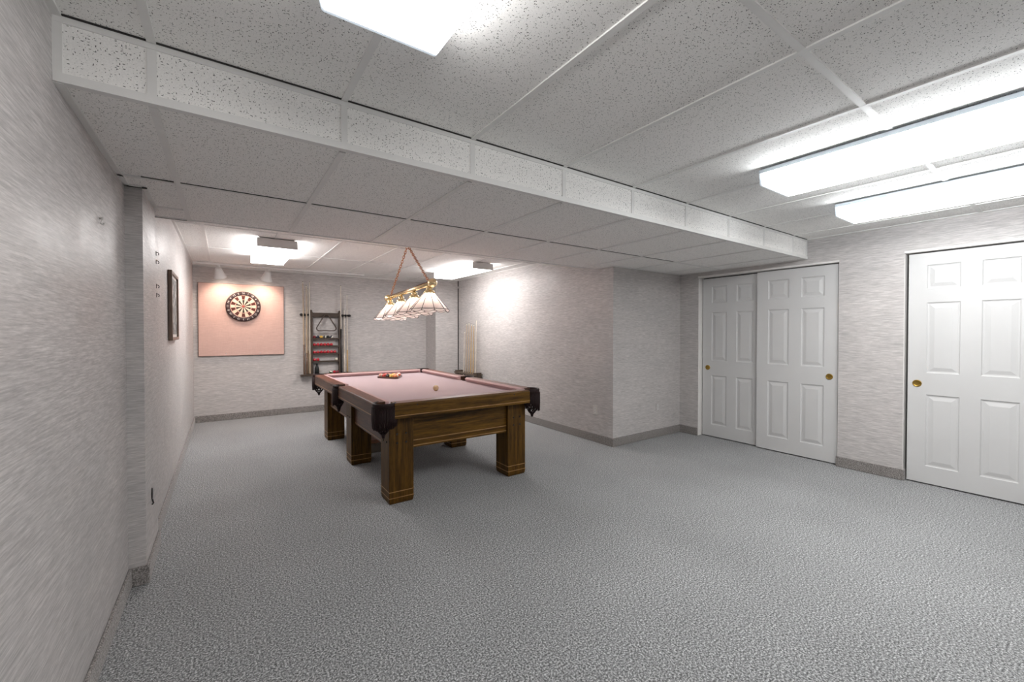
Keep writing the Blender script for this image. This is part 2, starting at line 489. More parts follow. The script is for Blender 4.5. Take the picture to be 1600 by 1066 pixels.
# carpet baseboards
BT = 0.014
def base(name, boxes):
    mb = MB()
    for b_ in boxes: mb.box(*b_, 0, BASE_H)
    return struct(mb.build(name, M['cbase'], bevel=.006))
base('baseboard_left', [(XL, XL + BT, YN, YP0 - BT)])
base('baseboard_pilaster', [(XL, XP + BT, YP0 - BT, YP0), (XP, XP + BT, YP0 + .001, YP1), ])
base('baseboard_left_alcove', [(XL2, XL2 + BT, YP1, YB)])
base('baseboard_back', [(XL2 + BT, XBUMP, YB - BT, YB)])
base('baseboard_right_alcove', [(XR2 - BT, XR2, YF + .001, YBUMP)])
base('baseboard_chase', [(XBUMP - BT, XBUMP, YBUMP, YB - BT), (XBUMP - BT, XR2 - BT, YBUMP - BT, YBUMP)])
base('baseboard_partition', [(XR2 - BT, XR - BT, YF - BT, YF)])
base('baseboard_right', [(XR - BT, XR, D1B, YF)])
base('baseboard_pier', [(XR - BT, XR, D2B, D1A), (XR - BT, XR + .05, D1A, D1A + BT), (XR - BT, XR + .05, D2B - BT, D2B)])
base('baseboard_near', [(XL + BT, XR, YN, YN + BT)])

# closet openings: painted jamb returns and head track
mb = MB()
mb.box(XR + .001, XR + WT, D1B - .004, D1B + .001, 0, D1T); mb.box(XR + .001, XR + WT, D1A - .001, D1A + .004, 0, D1T); mb.box(XR - .010, XR + WT, D1A, D1B, D1T - .020, D1T)
struct(mb.build('trim_7', M['white_trim'], bevel=.004))
mb = MB()
mb.box(XR + .001, XR + WT, D2B - .004, D2B + .001, 0, D2T); mb.box(XR - .012, XR + WT, D2A, D2B, D2T - .020, D2T + .002)
struct(mb.build('trim_8', M['white_trim'], bevel=.004))
# dark reveal at the alcove's far right corner, with a pale clip
struct(MB().box(XR2 - .016, XR2 - .002, YBUMP - .012, YBUMP - .001, .10, 2.17).box(XR2 - .016, XR2 - .002, YBUMP - .012, YBUMP - .001, 2.21, ZF - .005).build('trim_9', M['shadow_gap']))

# ------------------------------------------------------------------ six-panel sliding closet doors
def panel_door(name, x, y0, y1, z0, z1, knob_y, th=.032):
    W_, H_ = y1 - y0, z1 - z0
    st, mid = .118, .118
    pw = (W_ - 2 * st - mid) / 2
    ys = [(y0 + st, y0 + st + pw), (y1 - st - pw, y1 - st)]
    k = H_ / 2.01
    zs = [(z1 - .313 * k, z1 - .105 * k), (z1 - 1.045 * k, z1 - .432 * k), (z1 - 1.86 * k, z1 - 1.234 * k)]
    mb = MB()
    ycuts = sorted([y0, y1] + [c for p in ys for c in p]); zcuts = sorted([z0, z1] + [c for p in zs for c in p])
    def ispanel(a, b, c, d):
        return any(abs(a - p[0]) < 1e-6 and abs(b - p[1]) < 1e-6 for p in ys) and any(abs(c - q[0]) < 1e-6 and abs(d - q[1]) < 1e-6 for q in zs)
    for a, b in zip(ycuts[:-1], ycuts[1:]):
        for c, d in zip(zcuts[:-1], zcuts[1:]):
            if not ispanel(a, b, c, d):
                mb.poly([(x, a, c), (x, a, d), (x, b, d), (x, b, c)])
            else:
                rings = []
                for ins, dep in ((0, 0), (.006, .007), (.016, .0085), (.022, .0075), (.045, .002), (.049, .0012)):
                    rings.append([(x + dep, a + ins, c + ins), (x + dep, a + ins, d - ins), (x + dep, b - ins, d - ins), (x + dep, b - ins, c + ins)])
                mb.loft(rings, s=False, caps=False)
                mb.poly(rings[-1])
    mb.poly([(x + th, y0, z0), (x + th, y1, z0), (x + th, y1, z1), (x + th, y0, z1)])
    for (a, b) in (((y0, z0), (y0, z1)), ((y0, z1), (y1, z1)), ((y1, z1), (y1, z0)), ((y1, z0), (y0, z0))):
        mb.poly([(x, *a), (x, *b), (x + th, *b), (x + th, *a)])
    d = struct(mb.build(name, M['door']))
    kb = MB()
    mt = Matrix.Translation((x, knob_y, .884)) @ Matrix.Rotation(-PI / 2, 4, 'Y')
    kb.lathe([(.031, -.002), (.031, .003), (.029, .006), (.026, .0065), (.023, .0045), (.015, .0035), (0, .003)], 24, mt)
    o = kb.build('finger_pull', M['brass'], d); o['label'] = 'round brass finger pull'
    return d
panel_door('door_1', XR + .080, 2.285, 3.025, .012, 2.018, 2.955)
panel_door('door_2', XR + .034, 1.566, 2.338, .012, 2.022, 1.636)
panel_door('door_3', XR + .034, .285, 1.047, .012, 2.030, .985)
panel_door('door_4', XR + .080, -.44, .33, .012, 2.026, -.37)

# ------------------------------------------------------------------ fluorescent ceiling lights
def wrap_light(label, x0, x1, y0, y1, z, h=.088, far=False, group=None, weak=False, added_fill=False):
    cx_, cy_ = (x0 + x1) / 2, (y0 + y1) / 2
    hx, hy = (x1 - x0) / 2, (y1 - y0) / 2
    t = thing('ceiling_light', label, 'ceiling light', (cx_, cy_, z - TH), 0, group)
    hw_ = hx * .96 if far else hx + .022
    MB().box(-hw_, hw_, -hy + .004, hy - .004, -.026, -.004).box(-hx * .9, hx * .9, -hy + .03, hy - .03, -.005, 0).build('housing', M['steel_blue' if not far else 'white_metal'], t)
    b, s_ = ('lens_f_bottom', 'lens_f_side') if far else (('lens_w_bottom', 'lens_w_side') if weak else ('lens_bottom', 'lens_side'))
    lb = MB()
    if added_fill: b, s_ = 'lens_fill', 'lens_fill'
    prof = [(-hx, -h + .006), (-hx + .006, -h), (hx - .006, -h), (hx, -h + .006), (hx + (.002 if far else .012), -.02 if far else -.0265), (-hx - (.002 if far else .012), -.02 if far else -.0265)]
    ye = hy - .012
    n = len(prof)
    A = [lb.vert(p[0], -ye, p[1]) for p in prof]; B = [lb.vert(p[0], ye, p[1]) for p in prof]
    for i in range(n):
        j = (i + 1) % n
        mi = 0 if i == 1 else (1 if i in (0, 2, 3, 5) else 1)
        if i == 4: continue
        lb.face((A[i], A[j], B[j], B[i]), mi)
    if not far:
        # prismatic end faces, slightly bulged, a narrow dim band of lens before them
        lb.face(list(reversed(A)), 2); lb.face(B, 2)
    lb.build('lens', [M[b], M[s_], M['lens_end']], t)
    for sg in (-1, 1):
        e = MB()
        if far:
            e.box(-hx - .006, hx + .006, min(sg * (hy - .014), sg * hy), max(sg * (hy - .014), sg * hy), -h - .003, -.004)
            e.build('end_cap', M['white_metal'], t, bevel=.003)
        else:
            e.prism([(p[0] * 1.006, p[1] * 1.0) for p in prof], 'y', min(sg * (ye + .001), sg * hy), max(sg * (ye + .001), sg * hy))
            e.build('end_cap', M['lens_end'], t, bevel=.003)
    return t
wrap_light('wide white wrap light cut off by the top of the photo', .222, .558, 0.0, 1.232, ZM, weak=True)
wrap_light('long bright wrap light on the right of the front ceiling, nearer the dropped beam', 2.628, 2.985, -.035, 1.205, ZM, .09)
wrap_light('long bright wrap light closest to the closet doors, right edge of the photo', 3.795, 4.165, -.04, 1.20, ZM, .09)
wrap_light('unseen wrap light added for ceiling bounce behind the camera, left half of the room', .70, 1.04, -2.55, -1.33, ZM, added_fill=True)  # added out of view, with the next one, to brighten the ceiling
wrap_light('unseen wrap light added for ceiling bounce behind the camera, right half of the room', 3.1, 3.44, -2.55, -1.33, ZM, added_fill=True)
wrap_light('square-ended white box light on the alcove ceiling in front of the dartboard', .285, .648, 5.0, 6.285, ZF, .092, True)
wrap_light('white box light on the alcove ceiling beside the right wall, behind the pool table lamp', 2.842, 3.165, 5.06, 6.36, ZF, .092, True)

# ------------------------------------------------------------------ pool table
TX, TY = 1.685, 4.422
HW, HL = .765, 1.357
RT, RB, BED = .80, .682, .756
table = thing('pool_table', 'dark oak pool table with mauve cloth, leather pockets and six square legs', 'pool table', (TX, TY, 0))
PC = .072; PR = .080                    # corner pocket centre inset, radius
corners = [(sx * (HW - PC), sy * (HL - PC)) for sx in (-1, 1) for sy in (-1, 1)]
sides = [(sx * (HW - .038), 0) for sx in (-1, 1)]
# bed with scallops cut out under the pockets
def arc(c, r, a0, a1, n): return [(c[0] + r * math.cos(a0 + (a1 - a0) * i / n), c[1] + r * math.sin(a0 + (a1 - a0) * i / n)) for i in range(n + 1)]
bx, by = HW - .085, HL - .085
def scallop(c, r, p_in, p_out):
    a0 = math.atan2(p_in[1] - c[1], p_in[0] - c[0]); a1 = math.atan2(p_out[1] - c[1], p_out[0] - c[0])
    mid = math.atan2(-c[1], -c[0])
    while a0 - mid > PI: a0 -= 2 * PI
    while a0 - mid < -PI: a0 += 2 * PI
    while a1 - mid > PI: a1 -= 2 * PI
    while a1 - mid < -PI: a1 += 2 * PI
    return arc(c, r, a0, a1, 10)
rr = .078
def onr(c, sx, sy, horizontal):
    if horizontal:   # intersection with y = sy*by
        dy = sy * by - c[1]; return (c[0] - sx * math.sqrt(rr * rr - dy * dy), sy * by)
    dx = sx * bx - c[0]; return (sx * bx, c[1] - sy * math.sqrt(rr * rr - dx * dx))
outline = []
c = (-(HW - PC), -(HL - PC)); outline += scallop(c, rr, onr(c, -1, -1, False), onr(c, -1, -1, True))
c = ((HW - PC), -(HL - PC)); outline += scallop(c, rr, onr(c, 1, -1, True), onr(c, 1, -1, False))
c = sides[1]; d_ = math.sqrt(.075 ** 2 - (bx - c[0]) ** 2); outline += scallop(c, .075, (bx, -d_), (bx, d_))
c = ((HW - PC), (HL - PC)); outline += scallop(c, rr, onr(c, 1, 1, False), onr(c, 1, 1, True))
c = (-(HW - PC), (HL - PC)); outline += scallop(c, rr, onr(c, -1, 1, True), onr(c, -1, 1, False))
c = sides[0]; outline += scallop(c, .075, (-bx, d_), (-bx, -d_))
o = MB().prism(outline, 'z', BED - .045, BED).build('bed_cloth', M['cloth'], table); o['label'] = 'mauve cloth playing surface'

def rail(axis, sgn, a0, a1):
    """wooden rail with its cushion; axis 'y' = long side at x = sgn*HW, axis 'x' = short end at y = sgn*HL"""
    half = HW if axis == 'y' else HL
    wm = M['oak_' + axis]
    prof = [(.0, RB), (.0, RT - .012), (.004, RT - .004), (.012, RT), (.098, RT + .001), (.100, RB + .02), (.03, RB)]
    cap = [(.010, RT + .0005), (.098, RT + .0015), (.098, RT - .006), (.010, RT - .006)]
    def P(d, z, a):
        q = sgn * (half - d)
        return (q, a, z) if axis == 'y' else (a, q, z)
    mb = MB()
    mb.loft([[P(d, z, a0) for d, z in prof], [P(d, z, a1) for d, z in prof]], s=False)
    r = mb.build('rail', wm, table, bevel=.003)
    mb = MB(); mb.loft([[P(d, z, a0 + .004) for d, z in cap], [P(d, z, a1 - .004) for d, z in cap]], s=False)
    mb.build('rail_top', M['rail_' + axis], r)
    cp = [(.098, RT + .002), (.112, RT + .001), (.136, RT - .006), (.141, RT - .010), (.139, RT - .014), (.118, BED + .004), (.098, BED)]
    def end(a, d, s0): return a + s0 * max(0, d - .098) * .9
    mb = MB(); mb.loft([[P(d, z, end(a0, d, 1)) for d, z in cp], [P(d, z, end(a1, d, -1)) for d, z in cp]], s=False)
    o = mb.build('cushion', M['cushion'], r, bevel=.002); o['label'] = 'pink cloth cushion'
    mb = MB()
    lz = RB + .018
    lp = [(-.0012, lz), (-.0012, lz + .006), (.002, lz + .006), (.002, lz)]
    mb.loft([[P(d, z, a0) for d, z in lp], [P(d, z, a1) for d, z in lp]], s=False)
    mb.build('inlay', M['inlay'], r)
    nb = 3 if axis == 'y' else 2
    for i in range(nb):
        a = a0 + (a1 - a0) * (i + .5) / nb if axis == 'y' else a0 + (a1 - a0) * (.14 + .72 * i)
        q = P(.001, RT - .024, a); q2 = P(-.0025, RT - .024, a)
        MB().cyl(q, q2, .006, .005, 10).build('rail_bolt', M['black'], r)
e1 = HL - .128; e0 = .072
for sg in (-1, 1):
    rail('y', sg, -e1, -e0); rail('y', sg, e0, e1)
    rail('x', sg, -(HW - .128), HW - .128)
# cabinet panels
LX, LY = .552, 1.162; lhx, lhy = .099, .103
for sg in (-1, 1):
    for y0, y1 in ((-LY + lhy, -lhy), (lhy, LY - lhy)):
        xo = sg * (LX + lhx - .034)
        p = MB().box(min(xo, xo - sg * .03), max(xo, xo - sg * .03), y0 - .002, y1 + .002, .418, RB + .02).build('side_panel', M['oak_y'], table)
        MB().box(min(xo, xo + sg * .003), max(xo, xo + sg * .003), y0, y1, .432, .438).build('inlay', M['inlay'], p)
    yo = sg * (LY + lhy - .030)
    p = MB().box(-LX + lhx - .002, LX - lhx + .002, min(yo, yo - sg * .03), max(yo, yo - sg * .03), .412, RB + .02).build('end_panel', M['oak_x'], table)
    for z in (.424, .468): MB().box(-LX + lhx, LX - lhx, min(yo, yo + sg * .003), max(yo, yo + sg * .003), z, z + .006).build('inlay', M['inlay'], p)
# legs
for ix in (-1, 1):
    for iy in (-1, 0, 1):
        lx, ly = ix * LX, iy * LY
        mb = MB()
        mb.frustum((lx - lhx + .007, lx + lhx - .007, ly - lhy + .007, ly + lhy - .007), (lx - lhx, lx + lhx, ly - lhy, ly + lhy), 0, .022)
        mb.box(lx - lhx, lx + lhx, ly - lhy, ly + lhy, .022, RB + .01)
        lg = mb.build('leg', M['oak_z'], table, bevel=.005)
        for z in (.046, .094):
            MB().box(lx - lhx - .0015, lx + lhx + .0015, ly - lhy - .0015, ly + lhy + .0015, z, z + .0055).build('inlay', M['inlay'], lg)
        for zz in (.475, .545):
            for dd in (-.036, .036):
                if iy:
                    MB().cyl((lx + dd, ly + iy * lhy, zz), (lx + dd, ly + iy * (lhy + .005), zz), .0085, .007, 10).build('bolt', M['black'], lg)
        for dd in (-.040, .040):
            MB().cyl((lx + ix * lhx, ly + dd, .478), (lx + ix * (lhx + .005), ly + dd, .478), .0085, .007, 10).build('bolt', M['black'], lg)
# pockets
def pocket(c, out_ang, span, R, drop):
    mt = Matrix.Translation((c[0], c[1], 0))
    a0, a1 = out_ang - span / 2, out_ang + span / 2
    mb = MB()
    prof = [(R - .012, RT - .10), (R - .012, RT - .008), (R - .006, RT + .004), (R + .004, RT + .005), (R + .009, RT - .002), (R + .007, RT - .016), (R + .005, RB + .01), (R + .004, RB - .012), (R - .006, RB - .012), (R - .012, RT - .10)]
    mb.lathe(prof, 28, mt, a0=a0, a1=a1)
    # end faces of the leather band
    for a in (a0, a1):
        mb.poly([(c[0] + r * math.cos(a), c[1] + r * math.sin(a), z) for r, z in prof[:-1]])
    # stitched line under the roll
    mb.tube([(c[0] + (R + .0085) * math.cos(a0 + (a1 - a0) * i / 24), c[1] + (R + .0085) * math.sin(a0 + (a1 - a0) * i / 24), RT - .024) for i in range(25)], .0022, 6)
    p = mb.build('pocket', M['leather'], table)
    fr = MB(); n = 34
    for i in range(n):
        a = a0 + (a1 - a0) * (i + .5) / n
        e = 1 - abs((i + .5) / n - .5) * 2
        zb = RB - .055 - drop * (e ** 1.2) + random.uniform(-.006, .006)
        r1 = R + .010 + random.uniform(-.001, .001); r2 = R + .006 + random.uniform(-.004, .004)
        fr.tube([(c[0] + r1 * math.cos(a), c[1] + r1 * math.sin(a), RT - .03), (c[0] + r1 * math.cos(a), c[1] + r1 * math.sin(a), RB - .01), (c[0] + r2 * math.cos(a + .02), c[1] + r2 * math.sin(a + .02), zb)], [.0052, .0055, .0035], 5)
    fr.build('fringe', M['leather'], p)
    nb = MB(); rows = [(RB - .0, R - .008), (RB - .035, R - .016), (RB - .07, R - .03), (RB - .10, R - .05), (RB - .118, .012)]
    k = 10
    cx_, cy_ = c[0] + math.cos(out_ang) * .018, c[1] + math.sin(out_ang) * .018
    def Q(i, j): 
        z, r = rows[j]; a = out_ang + 2 * PI * (i + .5 * j) / k
        return (cx_ + r * math.cos(a), cy_ + r * math.sin(a), z)
    for j in range(len(rows) - 1):
        for i in range(k):
            nb.tube([Q(i, j), Q(i, j + 1)], .0042, 5); nb.tube([Q(i, j), Q(i - 1, j + 1)], .0042, 5)
    nb.cyl((cx_, cy_, RB - .145), (cx_, cy_, RB - .112), .010, .018, 8)
    nb.build('net', M['leather'], p)
for sx in (-1, 1):
    for sy in (-1, 1):
        pocket((sx * (HW - PC), sy * (HL - PC)), math.atan2(sy, sx), 1.32 * PI, PR, .028)
    pocket((sx * (HW - .038), 0), 0 if sx > 0 else PI, 1.0 * PI, .066, .022)

# ------------------------------------------------------------------ balls
BR = .0286
def ball_mat(name, col): return plain(name, col, 0.12, spec=0.5, var=0.02, coat=0.5)
BM = {'ivory': ball_mat('ball_ivory', (0.64, 0.43, 0.23)), 'white': ball_mat('ball_white', (0.75, 0.72, 0.60)),
      'orange': ball_mat('ball_orange', (0.74, 0.24, 0.07)), 'red': ball_mat('ball_red', (0.55, 0.055, 0.04)),
      'yellow': ball_mat('ball_yellow', (0.74, 0.46, 0.09)), 'black': ball_mat('ball_black', (0.012, 0.012, 0.012)),
      'pink': ball_mat('ball_pink', (0.72, 0.33, 0.25)), 'maroon': ball_mat('ball_maroon', (0.20, 0.02, 0.03)), 'snooker': ball_mat('ball_snooker_red', (0.50, 0.015, 0.03)),
      'navy': ball_mat('ball_navy', (0.015, 0.018, 0.04)), 'green': ball_mat('ball_green', (0.02, 0.10, 0.04))}
BALLS = {}
def ball(kind, loc, label, group, r=BR, rot=(0, 0, 0)):
    key = (kind, r)
    if key not in BALLS:
        mb = MB()
        if kind.startswith('stripe_'):
            mb.sphere((0, 0, 0), r, 28, 18, lambda z: 0 if abs(z) < .5 else 1)
            o = mb.build('billiard_ball', [BM[kind[7:]], BM['white']])
        else:
            o = mb.sphere((0, 0, 0), r, 28, 18).build('billiard_ball', BM[kind])
        BALLS[key] = o
        o.location = loc; o.rotation_euler = rot; tag(o, label, 'ball', group)
    else:
        o = BALLS[key].copy(); COL.objects.link(o); o.location = loc; o.rotation_euler = rot
        tag(o, label, 'ball', group)
        if group is None and 'group' in o: del o['group']
    return o
ball('ivory', (1.716, 3.807, BED + BR), 'lone tan-ivory cue ball near the middle front of the mauve table', None)
ax, ay = 1.742, 5.075         # apex ball of the triangle
kinds = [['orange'], ['yellow', 'stripe_orange'], ['black', 'orange', 'orange'], ['red', 'stripe_orange', 'yellow', 'stripe_red'], ['stripe_pink', 'red', 'navy', 'maroon', 'pink']]
rown = ['apex', 'second', 'third', 'fourth', 'last']
placen = {1: [''], 2: ['left end of', 'right end of'], 3: ['left end of', 'middle of', 'right end of'], 4: ['left end of', 'second from left in', 'third from left in', 'right end of'], 5: ['left end of', 'second from left in', 'middle of', 'fourth from left in', 'right end of']}
cname = {'orange': 'orange', 'yellow': 'yellow', 'black': 'black', 'red': 'red', 'pink': 'pink', 'navy': 'dark blue', 'maroon': 'dark maroon', 'stripe_orange': 'orange and white striped', 'stripe_red': 'red and white striped', 'stripe_pink': 'pink and white striped'}
for i, row in enumerate(kinds):
    for j, kd in enumerate(row):
        x = ax + (j - i / 2) * (BR * 2 + .0006); y = ay + i * (BR * 2 + .0006) * .8672
        lab = ('%s ball at the apex of the racked triangle on the pool table' % cname[kd]) if i == 0 else '%s ball, %s %s row of racked balls' % (cname[kd], placen[len(row)][j], rown[i])
        ball(kd, (x, y, BED + BR), lab, 'balls racked on the pool table', rot=(random.uniform(0, 3), random.uniform(0, 3), random.uniform(0, 3)))
def triangle_frame(name, label, size, thick, h, mat, loc, rot):
    """rounded triangular ball rack, apex towards -Y in its own axes, lying in XY"""
    def ringpts(sz, rc):
        pts = []
        R_ = sz / math.sqrt(3)
        for k in range(3):
            a = -PI / 2 + k * 2 * PI / 3
            c_ = (R_ * math.cos(a), R_ * math.sin(a))
            for i in range(7):
                b_ = a - PI / 3 + 2 * PI / 3 * i / 6
                pts.append((c_[0] + rc * math.cos(b_), c_[1] + rc * math.sin(b_)))
        return pts
    inner, outer = ringpts(size, .032), ringpts(size, .032 + thick)
    mb = MB()
    rings = [[(*p, 0) for p in inner], [(*p, h) for p in inner], [(*p, h) for p in outer], [(*p, 0) for p in outer], [(*p, 0) for p in inner]]
    mb.loft(rings, s=False, caps=False)
    o = mb.build(name, mat, bevel=.002, loc=loc, rot=rot)
    return tag(o, label, 'ball rack')
tsz = 4 * (BR * 2 + .0006)
triangle_frame('ball_triangle', 'brown wooden triangle holding the racked balls on the pool table', tsz, .010, .022, wood('triangle_wood', (.04, .012, .006), (.10, .035, .015), 'x'),
               (ax, ay + tsz / math.sqrt(3), BED + .0005), (0, 0, 0))

# box under the table
bxo = thing('wooden_box', 'pale ribbed box with a tan lid on the carpet under the pool table', 'box', (1.45, 4.76, 0))
mb = MB(); mb.box(-.14, .14, -.11, .11, 0, .10)
for i in range(9): mb.box(-.13 + i * .03, -.118 + i * .03, -.114, -.11, .004, .098); mb.box(-.144, -.14, -.10 + i * .0235, -.09 + i * .0235, .004, .098)
mb.build('box_body', plain('pale_card', (.30, .26, .21), .7), bxo)
MB().box(-.146, .146, -.116, .116, .104, .145).build('lid', plain('tan_lid', (.34, .16, .10), .5), bxo, bevel=.003)
MB().box(-.152, -.146, -.06, .06, .106, .14).build('end_label', plain('white_label', (.7, .68, .64), .6), bxo)

# ------------------------------------------------------------------ pool table lamp
lamp = thing('billiard_lamp', 'four-shade brass billiard lamp with pink-white glass cones hanging over the pool table', 'lamp', (TX, 4.478, 1.79))
tilt = .046                                    # the far end hangs a little lower
def bz(y): return -tilt * y
BY0, BY1 = -.665, .675
mb = MB(); mb.tube([(0, BY0, bz(BY0)), (0, BY1, bz(BY1))], .021, 16); mb.build('bar', M['brass_lamp'], lamp)
mb = MB(); mb.tube([(0, BY0 + .02, bz(BY0) + .017), (0, BY1 - .02, bz(BY1) + .017)], .013, 10); mb.build('bar_top', wood('bar_walnut', (.10, .035, .012), (.26, .11, .05), 'y', .25), lamp)
for y in (BY0, BY1):
    mt = Matrix.Translation((0, y, bz(y))) @ Matrix.Rotation(PI / 2, 4, 'X')
    mb = MB(); mb.lathe([(0, -.05), (.022, -.047), (.037, -.036), (.045, -.016), (.045, .010), (.040, .026), (.028, .040), (.023, .05), (0, .052)], 20, mt)
    mb.build('finial', M['brass_lamp'], lamp)
NP = 10
shade_ys = [-.588, -.186, .216, .604]
rt_, rm_, rb_ = .046, .186, .200
def shade_parts(y):
    zt = bz(y) - .082; zm_ = zt - .168; zb = zm_ - .026
    mb = MB()
    mb.lathe([(0, zt + .062), (.018, zt + .062), (.020, zt + .052), (.030, zt + .050), (.034, zt + .030), (.030, zt + .024), (.044, zt + .020), (.052, zt + .006), (.056, zt - .006), (.050, zt - .010), (.040, zt + .002), (0, zt + .004)], 20, Matrix.Translation((0, y, 0)))
    for k in range(10):
        a = 2 * PI * k / 10
        mb.sphere((.053 * math.cos(a), y + .053 * math.sin(a), zt - .006), .007, 8, 6)
    cup = mb.build('shade_holder', M['brass_lamp'], lamp)
    g = MB(); ld = MB()
    for k in range(NP):
        a0_, a1_ = 2 * PI * (k + .25) / NP, 2 * PI * (k + 1.25) / NP
        def Pp(r, a, z): return (r * math.cos(a), y + r * math.sin(a), z)
        g.poly([Pp(rt_, a0_, zt), Pp(rt_, a1_, zt), Pp(rm_, a1_, zm_), Pp(rm_, a0_, zm_)], 0)
        n = 6; top = [Vector(Pp(rm_, a0_, zm_)).lerp(Vector(Pp(rm_, a1_, zm_)), i / n) for i in range(n + 1)]
        bot = []
        for i in range(n + 1):
            t_ = i / n
            p = Vector(Pp(rb_, a0_, zb)).lerp(Vector(Pp(rb_, a1_, zb)), t_)
            p.z += .016 * (1 - math.sin(PI * t_)) - .004
            bot.append(p)
        for i in range(n): g.poly([tuple(top[i]), tuple(top[i + 1]), tuple(bot[i + 1]), tuple(bot[i])], 0)
        ld.tube([Pp(rt_ + .001, a0_, zt), Pp(rm_ + .002, a0_, zm_), tuple(bot[0])], .0030, 5)
        ld.tube([Pp(rm_ + .001, a0_, zm_), Pp(rm_ + .001, a1_, zm_)], .0030, 5)
        ld.tube([tuple(p) for p in bot], .0020, 5)
    s_ = g.build('lamp_shade', M['opal'], lamp)
    ld.build('leading', M['lead'], s_)
    mb = MB(); mb.sphere((0, y, zt - .085), .030, 16, 10); mb.cyl((0, y, zt - .06), (0, y, zt), .015, .017, 12)
    mb.build('bulb', M['bulb'], lamp)
for y in shade_ys: shade_parts(y)
def chain(p0, p1):
    p0, p1 = Vector(p0), Vector(p1); d = (p1 - p0); Lh = d.length; d.normalize()
    u = d.orthogonal().normalized(); v_ = d.cross(u)
    pitch = .034; n = int(Lh / pitch); mb = MB()
    for i in range(n):
        c_ = p0 + d * (i + .5) * Lh / n
        e = u if i % 2 else v_
        pts = [tuple(c_ + d * (.0245 * math.cos(2 * PI * k / 12)) + e * (.0115 * math.sin(2 * PI * k / 12))) for k in range(12)]
        mb.tube(pts, .0038, 6, closed=True)
    return mb.build('chain', M['copper'], lamp)
ztop = ZF - 1.79 - .03
chain((0, -.012, ztop), (0, -.575, bz(-.575) + .03)); chain((0, .012, ztop), (0, .575, bz(.575) + .03))
mb = MB(); mb.lathe([(0, ZF - 1.79 - .004), (.06, ZF - 1.79 - .004), (.058, ZF - 1.79 - .012), (.03, ZF - 1.79 - .026), (.012, ZF - 1.79 - .032), (0, ZF - 1.79 - .032)], 24)
mb.build('canopy', M['brass_lamp'], lamp)
for y in (-.575, .575):
    MB().tube([(0, y + .012 * math.cos(2 * PI * k / 14), bz(y) + .03 + .012 * math.sin(2 * PI * k / 14)) for k in range(14)], .003, 6, closed=True).build('ring', M['brass_lamp'], lamp)

# ------------------------------------------------------------------ dartboard and its padded backing
bd = thing('backboard', 'large peach linen-covered backing panel on the back wall behind the dartboard', 'panel', (.236, YB, 1.522))
MB().box(-.552, .552, -.034, -.002, -.543, .543).build('padded_face', M['peach'], bd, bevel=.006)
MB().box(-.556, .556, -.022, 0, -.547, .547).build('backing_frame', wood('frame_brown', (.09, .045, .03), (.19, .11, .08), 'x', .5), bd)
for x in (-.22, .22): MB().cyl((x, -.040, -.515), (x, -.034, -.515), .006, .008, 8).build('tack', M['steel'], bd)
db = thing('dartboard', 'round bristle dartboard with dark number ring on the peach panel', 'dartboard', (.240, YB - .036, 1.728), rot=(PI / 2, 0, 0))
# local: XY = board face, +Z towards the room
MB().lathe([(0, 0), (.224, 0), (.228, .004), (.228, .030), (.222, .036), (.172, .036), (.170, .034), (0, .034)], 60).build('number_ring', plain('board_black', (.030, .012, .013), .6), db)
BC = [plain('dart_cream', (.72, .55, .42), .85), plain('dart_black', (.022, .013, .011), .85), plain('dart_brown', (.085, .017, .012), .85), plain('dart_pink', (.66, .36, .28), .85)]
mb = MB()
rr_ = [.016, .034, .098, .108, .162, .170]
for k in range(20):
    a0_, a1_ = PI / 2 - PI / 20 + k * PI / 10, PI / 2 + PI / 20 + k * PI / 10
    dark = (k % 2 == 0)
    for i in range(5):
        q = [(r * math.cos(a), r * math.sin(a), .0345 + .0009) for r, a in ((rr_[i], a0_), (rr_[i + 1], a0_), (rr_[i + 1], (a0_ + a1_) / 2), (rr_[i + 1], a1_), (rr_[i], a1_))]
        mi = {0: 0 if not dark else 1, 1: 1 if dark else 0, 2: 3, 3: 2 if dark else 0, 4: 3}[i]
        mb.poly(q, mi)
mb.build('playing_face', BC, db)
MB().lathe([(0, .0365), (.016, .0360), (.016, .034)], 20).build('bullseye', plain('bull_red', (.45, .06, .05), .8), db)
mb = MB()
for r in (.034, .098, .108, .162, .170):
    mb.tube([(r * math.cos(2 * PI * i / 60), r * math.sin(2 * PI * i / 60), .0362) for i in range(60)], .0009, 4, closed=True)
for k in range(20):
    a = PI / 2 + PI / 20 + k * PI / 10
    mb.tube([(.016 * math.cos(a), .016 * math.sin(a), .0362), (.170 * math.cos(a), .170 * math.sin(a), .0362)], .0008, 4)
mb.build('wire_spider', M['steel'], db)
nums = [20, 1, 18, 4, 13, 6, 10, 15, 2, 17, 3, 19, 7, 16, 8, 11, 14, 9, 12, 5]
number_mat = plain('number_wire', (.62, .58, .56), .5)
for k, nn in enumerate(nums):
    cu = bpy.data.curves.new('num', 'FONT'); cu.body = str(nn); cu.size = .038; cu.align_x = 'CENTER'; cu.align_y = 'CENTER'; cu.extrude = .0006; cu.resolution_u = 2
    to = bpy.data.objects.new('num', cu)
    me = bpy.data.meshes.new_from_object(to)
    a = PI / 2 - k * PI / 10
    me.transform(Matrix.Translation((.198 * math.cos(a), .198 * math.sin(a), .0372)) @ Matrix.Rotation(a - PI / 2, 4, 'Z'))
    bpy.data.objects.remove(to); bpy.data.curves.remove(cu)
    me.materials.clear(); me.materials.append(number_mat)
    o = bpy.data.objects.new('number', me); COL.objects.link(o); o.parent = db

